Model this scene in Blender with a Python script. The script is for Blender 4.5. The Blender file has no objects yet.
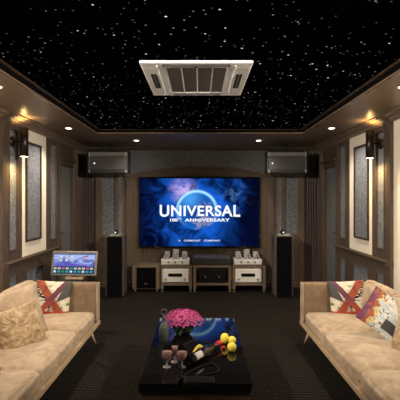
import bpy, bmesh, math, random
from mathutils import Vector, Matrix, noise
random.seed(7)
PI = math.pi
S = bpy.context.scene
COL = S.collection
CAMZ = 1.74
F = 380.0
XW, YB, YF, ZS, ZC = 2.38, 7.65, -1.5, 2.78, 2.83     # wall half width, back wall, rear wall, soffit, starry ceiling
TX, TY0, TY1 = 1.60, 0.0, 5.90                        # tray recess

# ------------------------------------------------------------------ node helper
class NT:
    def __init__(s, m):
        m.use_nodes = True; s.t = m.node_tree; s.t.nodes.clear()
        s.out = s.n('ShaderNodeOutputMaterial')
    def n(s, typ, **kw):
        nd = s.t.nodes.new(typ)
        for k, v in kw.items():
            if isinstance(k, str) and hasattr(nd, k): setattr(nd, k, v)
        return nd
    def put(s, sock, v):
        if isinstance(v, bpy.types.NodeSocket): s.t.links.new(v, sock)
        elif v is not None:
            if isinstance(v, (tuple, list)) and len(v) == 3 and sock.type == 'RGBA': v = (*v, 1)
            sock.default_value = v
    def m(s, op, a, b=None, c=None, clamp=False):
        nd = s.n('ShaderNodeMath', operation=op); nd.use_clamp = clamp
        s.put(nd.inputs[0], a)
        if b is not None: s.put(nd.inputs[1], b)
        if c is not None: s.put(nd.inputs[2], c)
        return nd.outputs[0]
    def mix(s, f, a, b):
        nd = s.n('ShaderNodeMix', data_type='RGBA')
        s.put(nd.inputs[0], f); s.put(nd.inputs[6], a); s.put(nd.inputs[7], b)
        return nd.outputs[2]
    def ss(s, x, lo, hi, a=0.0, b=1.0):
        nd = s.n('ShaderNodeMapRange', interpolation_type='SMOOTHSTEP')
        for i, v in enumerate((x, lo, hi, a, b)): s.put(nd.inputs[i], v)
        return nd.outputs[0]
    def noise(s, vec, scale, detail=3, rough=.5, dist=0):
        nd = s.n('ShaderNodeTexNoise'); s.put(nd.inputs['Vector'], vec)
        nd.inputs['Scale'].default_value = scale; nd.inputs['Detail'].default_value = detail
        nd.inputs['Roughness'].default_value = rough; nd.inputs['Distortion'].default_value = dist
        return nd.outputs[0]
    def vor(s, vec, scale, feature='F1'):
        nd = s.n('ShaderNodeTexVoronoi', feature=feature); s.put(nd.inputs['Vector'], vec)
        nd.inputs['Scale'].default_value = scale
        return nd.outputs['Distance']
    def coord(s, kind='Object', scale=None):
        o = s.n('ShaderNodeTexCoord').outputs[kind]
        if scale:
            mp = s.n('ShaderNodeMapping'); s.put(mp.inputs[0], o); mp.inputs['Scale'].default_value = scale
            o = mp.outputs[0]
        return o
    def xyz(s, v):
        nd = s.n('ShaderNodeSeparateXYZ'); s.put(nd.inputs[0], v); return nd.outputs
    def bump(s, h, strength=.3, dist=.01):
        nd = s.n('ShaderNodeBump'); s.put(nd.inputs['Height'], h)
        nd.inputs['Strength'].default_value = strength; nd.inputs['Distance'].default_value = dist
        return nd.outputs[0]
    def bsdf(s, col, rough=.5, metal=0, normal=None, **kw):
        b = s.n('ShaderNodeBsdfPrincipled')
        s.put(b.inputs['Base Color'], col); s.put(b.inputs['Roughness'], rough); b.inputs['Metallic'].default_value = metal
        if normal is not None: s.put(b.inputs['Normal'], normal)
        for k, v in kw.items(): s.put(b.inputs[k.replace('_', ' ')], v)
        s.t.links.new(b.outputs[0], s.out.inputs[0]); return b
    def emit(s, col, st):
        e = s.n('ShaderNodeEmission'); s.put(e.inputs[0], col); s.put(e.inputs[1], st)
        s.t.links.new(e.outputs[0], s.out.inputs[0])
M = {}
def mat(name):
    m = bpy.data.materials.new(name); M[name] = m; return NT(m)
def plain(name, col, rough=.5, metal=0, **kw):
    t = mat(name); n = t.noise(t.coord(), 40, 2)
    k = t.m('MULTIPLY_ADD', n, .16, .92)
    v = t.n('ShaderNodeVectorMath', operation='SCALE'); v.inputs[0].default_value = col; t.put(v.inputs['Scale'], k)
    t.bsdf(v.outputs[0], rough, metal, **kw)

def wood(name, c1, c2, rough=.4, sc=(1, 1, 1), bs=.12):
    t = mat(name); v = t.coord('Object', sc)
    g = t.noise(v, 9, 5, .6, .6)
    f = t.ss(g, .35, .68)
    t.bsdf(t.mix(f, c1, c2), rough, 0, t.bump(g, bs, .004), Specular_IOR_Level=.5)
# world-vertical grain (z stretched); things at the walls keep origin at the world origin
wood('walnut_lightened', (.095, .068, .050), (.150, .108, .082), .45, (6, 6, .5))  # wall walnut with its colour lightened to make up for weak light at the back
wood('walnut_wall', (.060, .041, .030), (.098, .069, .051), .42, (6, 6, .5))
wood('walnut_soffit', (.15, .105, .075), (.20, .145, .105), .36, (5, .6, 5), .05)
wood('walnut_soffit_cross', (.12, .085, .062), (.16, .115, .085), .36, (.6, 5, 5), .05)
wood('polished_lip', (.14, .095, .065), (.19, .135, .095), .18, (.6, .6, 5), .05)
wood('dark_moulding', (.035, .022, .015), (.060, .038, .026), .3, (.6, .6, 5), .05)
wood('plum_reeding', (.055, .038, .038), (.085, .060, .058), .45, (6, 6, .5))
wood('rack_wood', (.15, .11, .08), (.23, .17, .125), .45, (1, 6, 6), .08)
wood('speaker_veneer', (.06, .05, .046), (.10, .083, .075), .35, (6, 6, .6), .05)
wood('table_wood', (.10, .06, .03), (.17, .105, .055), .4, (1, 6, 6), .06)
wood('pale_wood', (.42, .30, .19), (.55, .41, .27), .4, (6, 1, 6), .06)

t = mat('wallpaper'); v = t.coord()
d = t.vor(v, 30, 'SMOOTH_F1'); n = t.noise(v, 26, 4, .7, 1.5)
f = t.m('ADD', t.m('MULTIPLY', d, .9), n)
f = t.ss(f, .55, 1.15)
t.bsdf(t.mix(f, (.095, .105, .125), (.20, .215, .245)), .55, 0, t.bump(f, .25, .004))
t = mat('door_panel_grey'); v = t.coord(); n = t.noise(v, 26, 4, .7, 1.5)
t.bsdf(t.mix(t.ss(n, .35, .65), (.10, .103, .108), (.17, .174, .18)), .6, 0, t.bump(n, .2, .004))
plain('cream_lacquer', (.86, .80, .69), .4)
t = mat('carpet'); v = t.coord(); xyz = t.xyz(v)
n = t.noise(v, 60, 3, .7); big = t.noise(v, 5, 2)
w = t.m('SINE', t.m('ADD', t.m('MULTIPLY', xyz[1], 150), t.m('MULTIPLY', big, 9)))
w2 = t.m('SINE', t.m('ADD', t.m('MULTIPLY', xyz[0], 130), t.m('MULTIPLY', n, 6)))
f = t.m('ADD', t.m('MULTIPLY', w, .20), t.m('ADD', t.m('MULTIPLY', w2, .05), n))
f = t.ss(f, .15, .9)
t.bsdf(t.mix(f, (.0045, .004, .0035), (.037, .031, .027)), 1, 0, t.bump(f, .8, .012), Specular_IOR_Level=0.05)
plain('ceiling_black', (.001, .001, .0012), 1, Specular_IOR_Level=0.0)
t = mat('sofa_fabric'); v = t.coord()
n = t.noise(v, 7, 4, .6, .8); fn = t.noise(v, 160, 2)
h = t.m('ADD', t.m('MULTIPLY', n, 1.0), t.m('MULTIPLY', fn, .12))
t.bsdf(t.mix(t.ss(n, .3, .7), (.30, .21, .135), (.46, .345, .235)), .68, 0, t.bump(h, .8, .03), Sheen_Weight=.25, Sheen_Roughness=.5)
t = mat('sofa_fabric_shaded'); v = t.coord()  # darker copy of the sofa fabric; the arms' shade is put into the colour
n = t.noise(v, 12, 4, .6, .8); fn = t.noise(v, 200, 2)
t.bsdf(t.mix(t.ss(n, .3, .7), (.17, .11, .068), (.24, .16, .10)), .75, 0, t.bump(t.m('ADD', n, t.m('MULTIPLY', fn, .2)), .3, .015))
t = mat('gold_satin'); v = t.coord()
n = t.noise(v, 9, 3, .5, 1.8)
t.bsdf(t.mix(t.ss(n, .3, .7), (.27, .17, .08), (.50, .36, .21)), .5, 0, t.bump(n, .9, .05), Sheen_Weight=.3)
plain('black_gloss', (.006, .006, .007), .04, Specular_IOR_Level=.6)
plain('black_satin', (.010, .010, .011), .35)
plain('black_cloth', (.004, .004, .0045), 1, Specular_IOR_Level=0.05)
plain('black_rubber', (.004, .004, .004), .6, Specular_IOR_Level=.2)
plain('bronze', (.011, .006, .004), .35, .2)
plain('grey_grille', (.052, .052, .054), .7)
plain('silver', (.55, .55, .56), .35, .7)
plain('dull_silver', (.22, .22, .23), .45, .5)
plain('brushed_steel', (.50, .49, .47), .4, .2)
plain('white_metal', (.88, .88, .87), .35)
plain('amp_silver', (.85, .85, .85), .35, .1)
plain('ac_white', (.90, .95, 1.0), .5)
plain('ac_filter', (.13, .12, .12), .8)
plain('ac_dark', (.012, .012, .012), .8)
plain('slate_grey', (.07, .075, .085), .5)
plain('charcoal', (.03, .03, .035), .5)
plain('brown_neck', (.10, .035, .02), .3)
plain('red_foil', (.75, .02, .02), .35)
plain('yellow_silk', (.85, .68, .05), .5)
plain('yellow_bloom', (.85, .72, .08), .6)
plain('pale_label', (.85, .80, .78), .6)
plain('leaf_green', (.02, .045, .025), .5)
t = mat('pink_bloom'); n = t.noise(t.coord(), 70, 3)
t.bsdf(t.mix(t.ss(n, .35, .65), (.22, .01, .09), (.46, .06, .22)), .6)
t = mat('clear_glass'); t.bsdf((.95, .95, .97), .03, 0, Transmission_Weight=1.0, IOR=1.3)
t = mat('foot_glass'); t.bsdf((.75, .68, .68), .12, 0, Transmission_Weight=.6, IOR=1.3)
t = mat('smoky_glass'); t.bsdf((.16, .19, .19), .1, 0, Transmission_Weight=.7, IOR=1.3)
t = mat('rose_wine'); t.bsdf((.80, .50, .49), .1, 0, Transmission_Weight=.35, IOR=1.33)
t = mat('bottle_glass'); t.bsdf((.008, .005, .010), .15)
for nm, col, st in (('downlight_glow', (1, .86, .66), 14), ('sconce_glow', (1, .84, .6), 9), ('star_bright', (.85, .92, 1), 1.0),
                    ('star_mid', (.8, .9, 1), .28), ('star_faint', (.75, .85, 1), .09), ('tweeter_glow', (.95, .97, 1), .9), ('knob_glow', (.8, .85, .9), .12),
                    ('letter_white', (.95, .96, 1), 1.05), ('letter_small', (.9, .93, 1), .8), ('dot_blue', (.1, .3, 1), 1.2),
                    ('icon_white', (.8, .85, 1), .75), ('icon_teal', (.08, .5, .55), .6), ('icon_pink', (.8, .2, .5), .6), ('icon_green', (.1, .5, .15), .5), ('icon_cream', (.85, .75, .55), .7), ('icon_red', (.7, .08, .1), .6)):
    t = mat(nm); t.emit(col, st)

# television picture: space nebula with a globe (uv 0..1)
t = mat('tv_picture'); uv = t.coord('UV'); o = t.xyz(uv); u, w = o[0], o[1]
asp = 1.72
mp = t.n('ShaderNodeMapping'); t.put(mp.inputs[0], uv); mp.inputs['Scale'].default_value = (asp, 1, 1)
n1 = t.noise(mp.outputs[0], 3.2, 6, .62, .8); n2 = t.noise(mp.outputs[0], 7, 6, .7, .3)
def dist(cx, cy):
    dx = t.m('MULTIPLY', t.m('SUBTRACT', u, cx), asp); dy = t.m('SUBTRACT', w, cy)
    return t.m('SQRT', t.m('ADD', t.m('MULTIPLY', dx, dx), t.m('MULTIPLY', dy, dy)))
R0 = .285
dg = dist(.478, .525)
base = t.mix(t.ss(n1, .42, .66), (.0006, .0015, .016), (.004, .04, .24))
halo = t.m('MULTIPLY', t.ss(dg, .78, .22), t.ss(n1, .30, .62))
c = t.mix(t.m('MULTIPLY', halo, .9), base, (.008, .12, .68))
c = t.mix(t.m('MULTIPLY', t.ss(dist(.36, .83), .26, .0), t.m('MULTIPLY', t.ss(n2, .3, .65), .85), clamp=True), c, (.70, .50, .85))
c = t.mix(t.m('MULTIPLY', t.ss(dist(.80, .75), .36, .0), t.m('MULTIPLY', t.ss(n2, .47, .66), .55)), c, (.10, .26, .65))
c = t.mix(t.m('MULTIPLY', t.ss(u, .16, 0), .8), c, (.001, .002, .015))
c = t.mix(t.m('MULTIPLY', t.ss(u, .80, .98), .92), c, (.001, .002, .012))
c = t.mix(t.m('MULTIPLY', t.ss(dist(1.0, .1), .75, .15), .85), c, (.001, .002, .015))
c = t.mix(t.ss(t.vor(mp.outputs[0], 26), .07, .02), c, (.5, .65, 1))
glb = t.mix(t.ss(dg, .05, R0), (.003, .04, .24), (.008, .11, .46))
glb = t.mix(t.ss(dist(.42, .70), .24, .0), glb, (.06, .30, .75))
land = t.m('MULTIPLY', t.ss(n2, .50, .56), t.ss(dist(.55, .42), .27, .12))
glb = t.mix(land, glb, (.36, .33, .42))
glb = t.mix(t.m('MULTIPLY', t.ss(dist(.62, .30), .40, .10), .55), glb, (.01, .06, .30))
c = t.mix(t.ss(dg, R0 + .004, R0 - .004), c, glb)
ring = t.m('MULTIPLY', t.ss(t.m('ABSOLUTE', t.m('SUBTRACT', dg, R0)), .035, .0), t.ss(w, .25, .75))
c = t.mix(t.m('MULTIPLY', ring, .9), c, (.40, .80, 1))
t.emit(c, 1.1)

t = mat('kiosk_picture'); uv = t.coord('UV'); o = t.xyz(uv); u, w = o[0], o[1]
n1 = t.noise(uv, 3, 5, .6, 1)
c = t.mix(t.ss(w, .2, .9), (.15, .10, .52), (.02, .08, .30))
c = t.mix(t.ss(t.m('ADD', n1, t.m('MULTIPLY', w, .4)), .62, .85), c, (.40, .50, .90))
c = t.mix(t.ss(w, .36, .33), c, (.02, .05, .10))
c = t.mix(t.ss(w, .90, .93), c, (.01, .015, .04))
t.emit(c, .95)

# patterned cushions (uv)
def bands(t, u, w, f, off, half):
    return t.ss(t.m('ABSOLUTE', t.m('SUBTRACT', f, off)), half, half * .86)
t = mat('cross_print'); uv = t.coord('UV'); o = t.xyz(uv); u, w = o[0], o[1]
n = t.noise(uv, 6, 4, .6, .8); v2 = t.n('ShaderNodeMapping'); t.put(v2.inputs[0], uv); v2.inputs['Rotation'].default_value = (0, 0, .8); v2.inputs['Scale'].default_value = (6, 20, 1)
nb = t.noise(v2.outputs[0], 1.2, 2)
c = t.mix(t.ss(n, .3, .7), (.55, .47, .36), (.68, .64, .56))
c = t.mix(t.ss(t.noise(uv, 9, 2), .60, .63), c, (.10, .18, .06))
near = t.ss(t.m('ABSOLUTE', t.m('SUBTRACT', u, t.m('MULTIPLY_ADD', w, -.8, 0.78))), .30, .12)
c = t.mix(t.m('MULTIPLY', t.ss(nb, .47, .51), near), c, (.012, .01, .015))
c = t.mix(bands(t, u, w, t.m('ADD', u, t.m('MULTIPLY', w, .75)), .84, .13), c, t.mix(t.ss(n, .4, .6), (.32, .07, .02), (.20, .028, .022)))
c = t.mix(bands(t, u, w, t.m('SUBTRACT', u, t.m('MULTIPLY', w, .75)), .13, .10), c, t.mix(t.ss(w, .2, .6), (.32, .055, .018), (.12, .028, .055)))
c = t.mix(t.ss(w, .2, .14), c, t.mix(t.ss(n, .4, .6), (.30, .04, .02), (.40, .07, .02)))
c = t.mix(t.m('MULTIPLY', t.ss(u, .02, .0), .9), c, (.7, .65, .55))
c = t.mix(t.m('MULTIPLY', t.ss(t.m('SUBTRACT', w, t.m('MULTIPLY', u, .5)), .06, .1), t.ss(t.m('SUBTRACT', u, t.m('MULTIPLY', w, .42)), .44, .47)), c, (.055, .055, .055))
t.bsdf(c, .7, 0, t.bump(n, .3, .02))
t = mat('brush_print'); uv = t.coord('UV'); o = t.xyz(uv); u, w = o[0], o[1]
n = t.noise(uv, 5, 4, .6, 1.5); n3 = t.noise(uv, 14, 3, .6, 1)
g = t.m('ADD', u, t.m('MULTIPLY', t.m('SUBTRACT', n, .5), .8))
c = t.mix(t.ss(n, .4, .6), (.68, .67, .63), (.42, .50, .54))
c = t.mix(t.ss(g, .34, .30), c, (.62, .46, .18))
c = t.mix(t.ss(g, .26, .22), c, (.34, .075, .02))
c = t.mix(t.ss(g, .15, .10), c, (.12, .022, .075))
c = t.mix(t.m('MULTIPLY', t.ss(n3, .56, .60), t.ss(g, .75, .45)), c, (.10, .085, .05))
c = t.mix(t.m('MULTIPLY', t.ss(t.m('SUBTRACT', .36, w), 0, .02), t.m('MULTIPLY', t.ss(w, .10, .12), t.ss(u, .52, .55))), c, (.05, .05, .052))
t.bsdf(c, .7, 0, t.bump(n, .3, .02))

# ------------------------------------------------------------------ mesh helper
class MB:
    def __init__(s): s.bm = bmesh.new(); s.uv = None
    def box(s, x0, x1, y0, y1, z0, z1, mi=0):
        x0, x1 = sorted((x0, x1)); y0, y1 = sorted((y0, y1)); z0, z1 = sorted((z0, z1))
        v = [s.bm.verts.new(p) for p in ((x0,y0,z0),(x1,y0,z0),(x1,y1,z0),(x0,y1,z0),(x0,y0,z1),(x1,y0,z1),(x1,y1,z1),(x0,y1,z1))]
        for f in ((0,3,2,1),(4,5,6,7),(0,1,5,4),(1,2,6,5),(2,3,7,6),(3,0,4,7)):
            fc = s.bm.faces.new([v[i] for i in f]); fc.material_index = mi
        return s
    def prism(s, pts, mapf, a, b, mi=0):
        """profile points (p,q) extruded from a to b; mapf(p,q,t)->xyz"""
        n = len(pts)
        A = [s.bm.verts.new(mapf(p, q, a)) for p, q in pts]; B = [s.bm.verts.new(mapf(p, q, b)) for p, q in pts]
        fs = [s.bm.faces.new(A), s.bm.faces.new(B[::-1])]
        for i in range(n): fs.append(s.bm.faces.new((A[i], B[i], B[(i+1) % n], A[(i+1) % n])))
        for f in fs: f.material_index = mi
        return s
    def lathe(s, prof, c=(0,0,0), n=20, mtx=None, cap=True, mi=0):
        rings = []
        for r, z in prof:
            ring = []
            for k in range(n):
                p = Vector((r*math.cos(2*PI*k/n), r*math.sin(2*PI*k/n), z))
                if mtx: p = mtx @ p
                ring.append(s.bm.verts.new(p + Vector(c)))
            rings.append(ring)
        for a, b in zip(rings, rings[1:]):
            for k in range(n):
                f = s.bm.faces.new((a[k], a[(k+1) % n], b[(k+1) % n], b[k])); f.smooth = True; f.material_index = mi
        if cap:
            s.bm.faces.new(rings[0][::-1]).material_index = mi; s.bm.faces.new(rings[-1]).material_index = mi
        return s
    def tube(s, pts, r, n=8, mi=0):
        pts = [Vector(p) for p in pts]; rings = []
        for i, p in enumerate(pts):
            d = (pts[min(i+1, len(pts)-1)] - pts[max(i-1, 0)]).normalized()
            up = Vector((0,0,1)) if abs(d.z) < .95 else Vector((1,0,0))
            a = d.cross(up).normalized(); b = d.cross(a).normalized()
            rr = r[i] if isinstance(r, (list, tuple)) else r
            rings.append([s.bm.verts.new(p + a*math.cos(2*PI*k/n)*rr + b*math.sin(2*PI*k/n)*rr) for k in range(n)])
        for a, b in zip(rings, rings[1:]):
            for k in range(n):
                f = s.bm.faces.new((a[k], a[(k+1) % n], b[(k+1) % n], b[k])); f.smooth = True; f.material_index = mi
        s.bm.faces.new(rings[0][::-1]); s.bm.faces.new(rings[-1])
        return s
    def softbox(s, c, h, r, cuts=12, puff=(0,0,0), wr=0, seed=0, mtx=None):
        """rounded, slightly inflated cushion; c centre, h half extents"""
        b2 = bmesh.new(); bmesh.ops.create_cube(b2, size=2)
        bmesh.ops.subdivide_edges(b2, edges=b2.edges[:], cuts=cuts, use_grid_fill=True)
        for v in b2.verts:
            p = Vector((v.co.x, v.co.y, v.co.z)); nn = p.copy()
            # denser rows near the edges
            p = Vector([math.copysign(1-(1-abs(t))**1.5, t) for t in p])
            u = p.copy()
            p = Vector([p[i]*h[i] for i in range(3)])
            q = Vector([max(-(h[i]-r), min(h[i]-r, p[i])) for i in range(3)]); d = p - q
            if d.length > 1e-6: p = q + d.normalized()*r
            for i in range(3):
                j, k = (i+1) % 3, (i+2) % 3
                p[i] += math.copysign(1, u[i])*puff[i]*(abs(u[i])**3)*(1-u[j]**4)*(1-u[k]**4)
            if wr:
                nz = noise.noise(Vector((p.x*7+seed, p.y*5, p.z*7))) + .5*noise.noise(Vector((p.x*16, p.y*12+seed, p.z*16)))
                dr = Vector([p[i]/h[i] for i in range(3)]).normalized()
                p += dr*nz*wr
            v.co = p
        for f in b2.faces: f.smooth = True
        me = bpy.data.meshes.new('tmp'); bmesh.ops.transform(b2, matrix=Matrix.Translation(c) @ (mtx.to_4x4() if mtx else Matrix.Identity(4)), verts=b2.verts)
        b2.to_mesh(me); s.bm.from_mesh(me); bpy.data.meshes.remove(me); b2.free()
        return s
    def build(s, name, m, parent=None, bevel=0, seg=2, loc=None, smooth=False):
        me = bpy.data.meshes.new(name)
        bmesh.ops.recalc_face_normals(s.bm, faces=s.bm.faces)
        s.bm.to_mesh(me); s.bm.free()
        o = bpy.data.objects.new(name, me); COL.objects.link(o)
        for k in (m if isinstance(m, (list, tuple)) else [m]): me.materials.append(M[k])
        if parent: o.parent = parent
        if loc: o.location = loc
        if smooth:
            for p in me.polygons: p.use_smooth = True
        if bevel:
            b = o.modifiers.new('bevel', 'BEVEL'); b.width = bevel; b.segments = seg; b.limit_method = 'ANGLE'
        return o
def quad(name, m, pts, parent=None, uv=((0,0),(1,0),(1,1),(0,1))):
    me = bpy.data.meshes.new(name); me.from_pydata(pts, [], [(0,1,2,3)])
    l = me.uv_layers.new(name='UVMap')
    for i, c in enumerate(uv): l.data[i].uv = c
    o = bpy.data.objects.new(name, me); COL.objects.link(o); me.materials.append(M[m])
    if parent: o.parent = parent
    return o
def thing(name, loc, label, cat, group=None, rz=0):
    o = bpy.data.objects.new(name, None); COL.objects.link(o); o.location = loc; o.rotation_euler = (0, 0, rz)
    o.empty_display_size = .1
    tag(o, label, cat, group); return o
def tag(o, label, cat, group=None):
    o['label'] = label; o['category'] = cat
    if group: o['group'] = group
def struct(o): o['kind'] = 'structure'; return o
def atx(px, Y): return (px-200)*Y/F
def atz(py, Y): return CAMZ-(py-200)*Y/F
def copy_tree(o, parent=None):
    c = o.copy(); COL.objects.link(c); c.parent = parent
    for ch in list(o.children): copy_tree(ch, c)
    return c

# ------------------------------------------------------------------ room shell
fl = MB().box(-XW, XW, YF, YB, -.1, 0).build('floor', 'carpet'); struct(fl)
ce = MB().box(-TX-.12, TX+.12, TY0-.12, TY1+.12, ZC, ZC+.1).build('ceiling', 'ceiling_black'); struct(ce)
# fibre-optic star points set in the ceiling
st = MB()
for i in range(1700):
    x = random.uniform(-TX+.03, TX-.03); y = random.uniform(TY0+.05, TY1-.05)
    q = random.random(); mi = 0 if q < .07 else (1 if q < .34 else 2)
    r = (.0062, .0052, .0052)[mi]*random.uniform(.7, 1.25)
    vs = [st.bm.verts.new((x+r*1.25*math.cos(k*PI/3), y+r*1.0*math.sin(k*PI/3), ZC-.002)) for k in range(6)]
    f = st.bm.faces.new(vs[::-1]); f.material_index = mi
so = st.build('star_lights', ['star_bright', 'star_mid', 'star_faint'], ce); so['kind'] = 'stuff'
# soffit ring (all the way round the tray), sides and ends
for i, (x0, x1, y0, y1, m) in enumerate(((-XW, -TX, YF, YB, 'walnut_soffit'), (TX, XW, YF, YB, 'walnut_soffit'),
                             (-TX, TX, TY1, YB, 'walnut_soffit_cross'), (-TX, TX, YF, TY0, 'walnut_soffit_cross'))):
    struct(MB().box(x0, x1, y0, y1, ZS, ZC+.1).build('trim_%d' % (i+1), m))
# tray moulding: a stepped lip that hangs a little under the soffit edge
def ring(mb, a, b, z0, z1):
    mb.box(-TX-a, -TX+b, TY0-a, TY1+a, z0, z1); mb.box(TX-b, TX+a, TY0-a, TY1+a, z0, z1)
    mb.box(-TX+b, TX-b, TY1-b, TY1+a, z0, z1); mb.box(-TX+b, TX-b, TY0-a, TY0+b, z0, z1)
mo = MB(); ring(mo, .018, .004, ZS-.010, ZS+.012); struct(mo.build('trim_5', 'polished_lip', bevel=.005, seg=3))
mo = MB(); ring(mo, -.0, .014, ZS+.012, ZC); struct(mo.build('trim_6', 'black_cloth'))
mo = MB(); ring(mo, -.014, .065, ZC-.012, ZC-.001); struct(mo.build('trim_10', 'dark_moulding', bevel=.003))

# side walls
Z = lambda z: z
def side(s, nm, dy, nr):
    T = .12
    yd0, yd1, zd = 6.42+dy, 7.02+dy, 2.33
    g = lambda y: y+dy                       # door opening
    w = MB()
    w.box(s*XW, s*(XW+T), YF, g(4.50), 0, ZS)
    base = w.build('wall_'+nm, 'cream_lacquer'); struct(base)
    w = MB(); w.box(s*XW, s*(XW+T), g(4.50), yd0, 0, ZS); w.box(s*XW, s*(XW+T), yd1, YB, 0, ZS); w.box(s*XW, s*(XW+T), yd0, yd1, zd, ZS)
    w.build('wood_backing', 'walnut_wall', base)
    d = .022
    def board(y0, y1, z0, z1, t=d): pn.box(s*XW, s*(XW-t), y0, y1, z0, z1)
    pn = MB()                                             # stiles and rails around the inset panels
    for z0, z1, zb, zt in ((.98, 2.72, 1.105, 2.635), (.10, .91, .20, .785)):
        for a, b in ((g(4.60), g(4.69)), (g(4.915), g(5.04)), (g(5.835), g(5.99)), (g(6.24), g(6.34))): board(a, b, z0, z1)
        for a, b in ((g(4.69), g(4.915)), (g(5.99), g(6.24))): board(a, b, z0, zb); board(a, b, zt, z1)
    board(g(5.04), g(5.835), .10, .20); board(g(5.04), g(5.835), .785, .91); board(g(5.04), g(5.14), .20, .785); board(g(5.70), g(5.835), .20, .785)
    pn.build('panel_framing', 'walnut_wall', base, bevel=.004)
    pn = MB()
    for a, b in ((g(4.69), g(4.915)), (g(5.99), g(6.24))):
        board(a, b, 1.105, 2.635, .008); board(a, b, .20, .785, .008)
    board(g(5.14), g(5.70), .20, .785, .008)
    pn.build('wallpaper_panel', 'wallpaper', base)
    pn = MB(); board(g(5.04), g(5.835), .98, 2.72, .016); pn.build('cream_panel', 'cream_lacquer', base)
    pn = MB(); board(g(5.17), g(5.60), 1.20, 2.51, .020); pn.build('wallpaper_panel', 'wallpaper', base)
    fr = MB()
    def frame(y0, y1, z0, z1, w_, t0, t1):
        for a, b, c, e in ((y0-w_, y0, z0-w_, z1+w_), (y1, y1+w_, z0-w_, z1+w_), (y0, y1, z0-w_, z0), (y0, y1, z1, z1+w_)):
            fr.box(s*(XW-t0), s*(XW-t1), a, b, c, e)
    frame(g(5.17), g(5.60), 1.20, 2.51, .032, .0, .040)
    fr.build('picture_moulding', 'dark_moulding', base, bevel=.008)
    fr = MB()
    for a, b in ((g(4.69), g(4.915)), (g(5.99), g(6.24))): frame(a+.012, b-.012, 1.117, 2.623, .012, .005, .030); frame(a+.012, b-.012, .212, .773, .012, .005, .030)
    frame(g(5.155), g(5.685), .215, .77, .016, .005, .034)
    fr.build('bead_moulding', 'walnut_wall', base, bevel=.004)
    # chair rail profile
    prof = [(0, .90), (.027, .905), (.03, .925), (.040, .935), (.044, .955), (.038, .965), (.028, .978), (0, .985)]
    MB().prism(prof, lambda p, q, t: (s*(XW-p), t, q), g(4.50), g(6.36)).build('chair_rail', 'walnut_wall', base)
    # pilaster with a flared corbel head and thick rail block
    pl = MB(); pl.box(s*XW, s*(XW-.045), g(4.50), g(4.60), 0, 2.45); pl.box(s*XW, s*(XW-.056), g(4.492), g(4.612), .905, .985); pl.box(s*XW, s*(XW-.06), g(4.49), g(4.61), 0, .14)
    cp = [(0, 2.45)] + [(.045+.13*(1-math.cos(a*PI/16)), 2.45+.29*math.sin(a*PI/16)) for a in range(9)] + [(.175, ZS), (0, ZS)]
    pl.prism(cp, lambda p, q, t: (s*(XW-p), t, q), g(4.497), g(4.603)); pl.build('pilaster', 'walnut_wall', base, bevel=.004)
    pl = MB(); pl.box(s*XW, s*(XW-.03), g(6.34), g(6.40), .0, 2.72); pl.box(s*XW, s*(XW-.050), g(6.33), g(6.415), .90, .99); pl.build('pilaster', 'walnut_wall', base, bevel=.004)
    # wide shallow crown
    cr = [(0, ZS), (.19, ZS), (.19, ZS-.014), (.165, ZS-.014), (.16, ZS-.004), (.15, ZS-.004), (.135, ZS-.022), (.105, ZS-.038), (.09, ZS-.038), (.085, ZS-.028), (.075, ZS-.028), (.06, ZS-.058), (.035, ZS-.064), (.03, ZS-.075), (0, ZS-.075)]
    struct(MB().prism(cr, lambda p, q, t: (s*(XW-p), t, q), YF, YB).build('trim_%d' % (7 if s < 0 else 8), 'walnut_soffit'))
    struct(MB().box(s*XW, s*(XW-.03), g(4.60), g(6.34), 0, .10).build('baseboard_'+nm, 'walnut_wall', bevel=.005))
    # door
    dr = MB(); dr.box(s*(XW+.02), s*(XW+.06), yd0, yd1, .005, zd)
    door = struct(dr.build('door_%d' % (1 if s < 0 else 2), 'door_panel_grey'))
    dc = MB()
    for a, b, c, e in ((yd0-.02, yd0+.0, 0, zd+.0), (yd1, yd1+.10, 0, zd), (yd0-.02, yd1+.10, zd, zd+.10)): dc.box(s*XW, s*(XW-.035), a, b, c, e)
    dc.box(s*XW, s*(XW-.06), yd0-.03, yd1+.12, zd+.10, zd+.135)
    for k in range(3): dc.box(s*(XW-.035), s*(XW-.045), yd1+.02+k*.028, yd1+.034+k*.028, 0, zd+.08)
    dc.build('door_frame', 'walnut_wall', door, bevel=.004)
    h = MB(); h.tube([(s*(XW+.025), g(6.50), 1.17), (s*(XW-.03), g(6.50), 1.17), (s*(XW-.035), g(6.52), 1.17), (s*(XW-.035), g(6.60), 1.17)], .008)
    h.lathe([(.022, 0), (.022, .008)], (s*(XW+.02), g(6.50), 1.17), 16, Matrix.Rotation(-s*PI/2, 3, 'Y'))
    h.build('door_handle', 'bronze', door)
    rd = MB()
    for k in range(nr): rd.box(s*XW, s*(XW-.02), 7.17+dy+k*.075, 7.215+dy+k*.075, 0, 2.72)
    rd.build('reeding', 'walnut_wall', base, bevel=.006)
side(-1, 'left', 0, 6); side(1, 'right', .17, 4)

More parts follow.
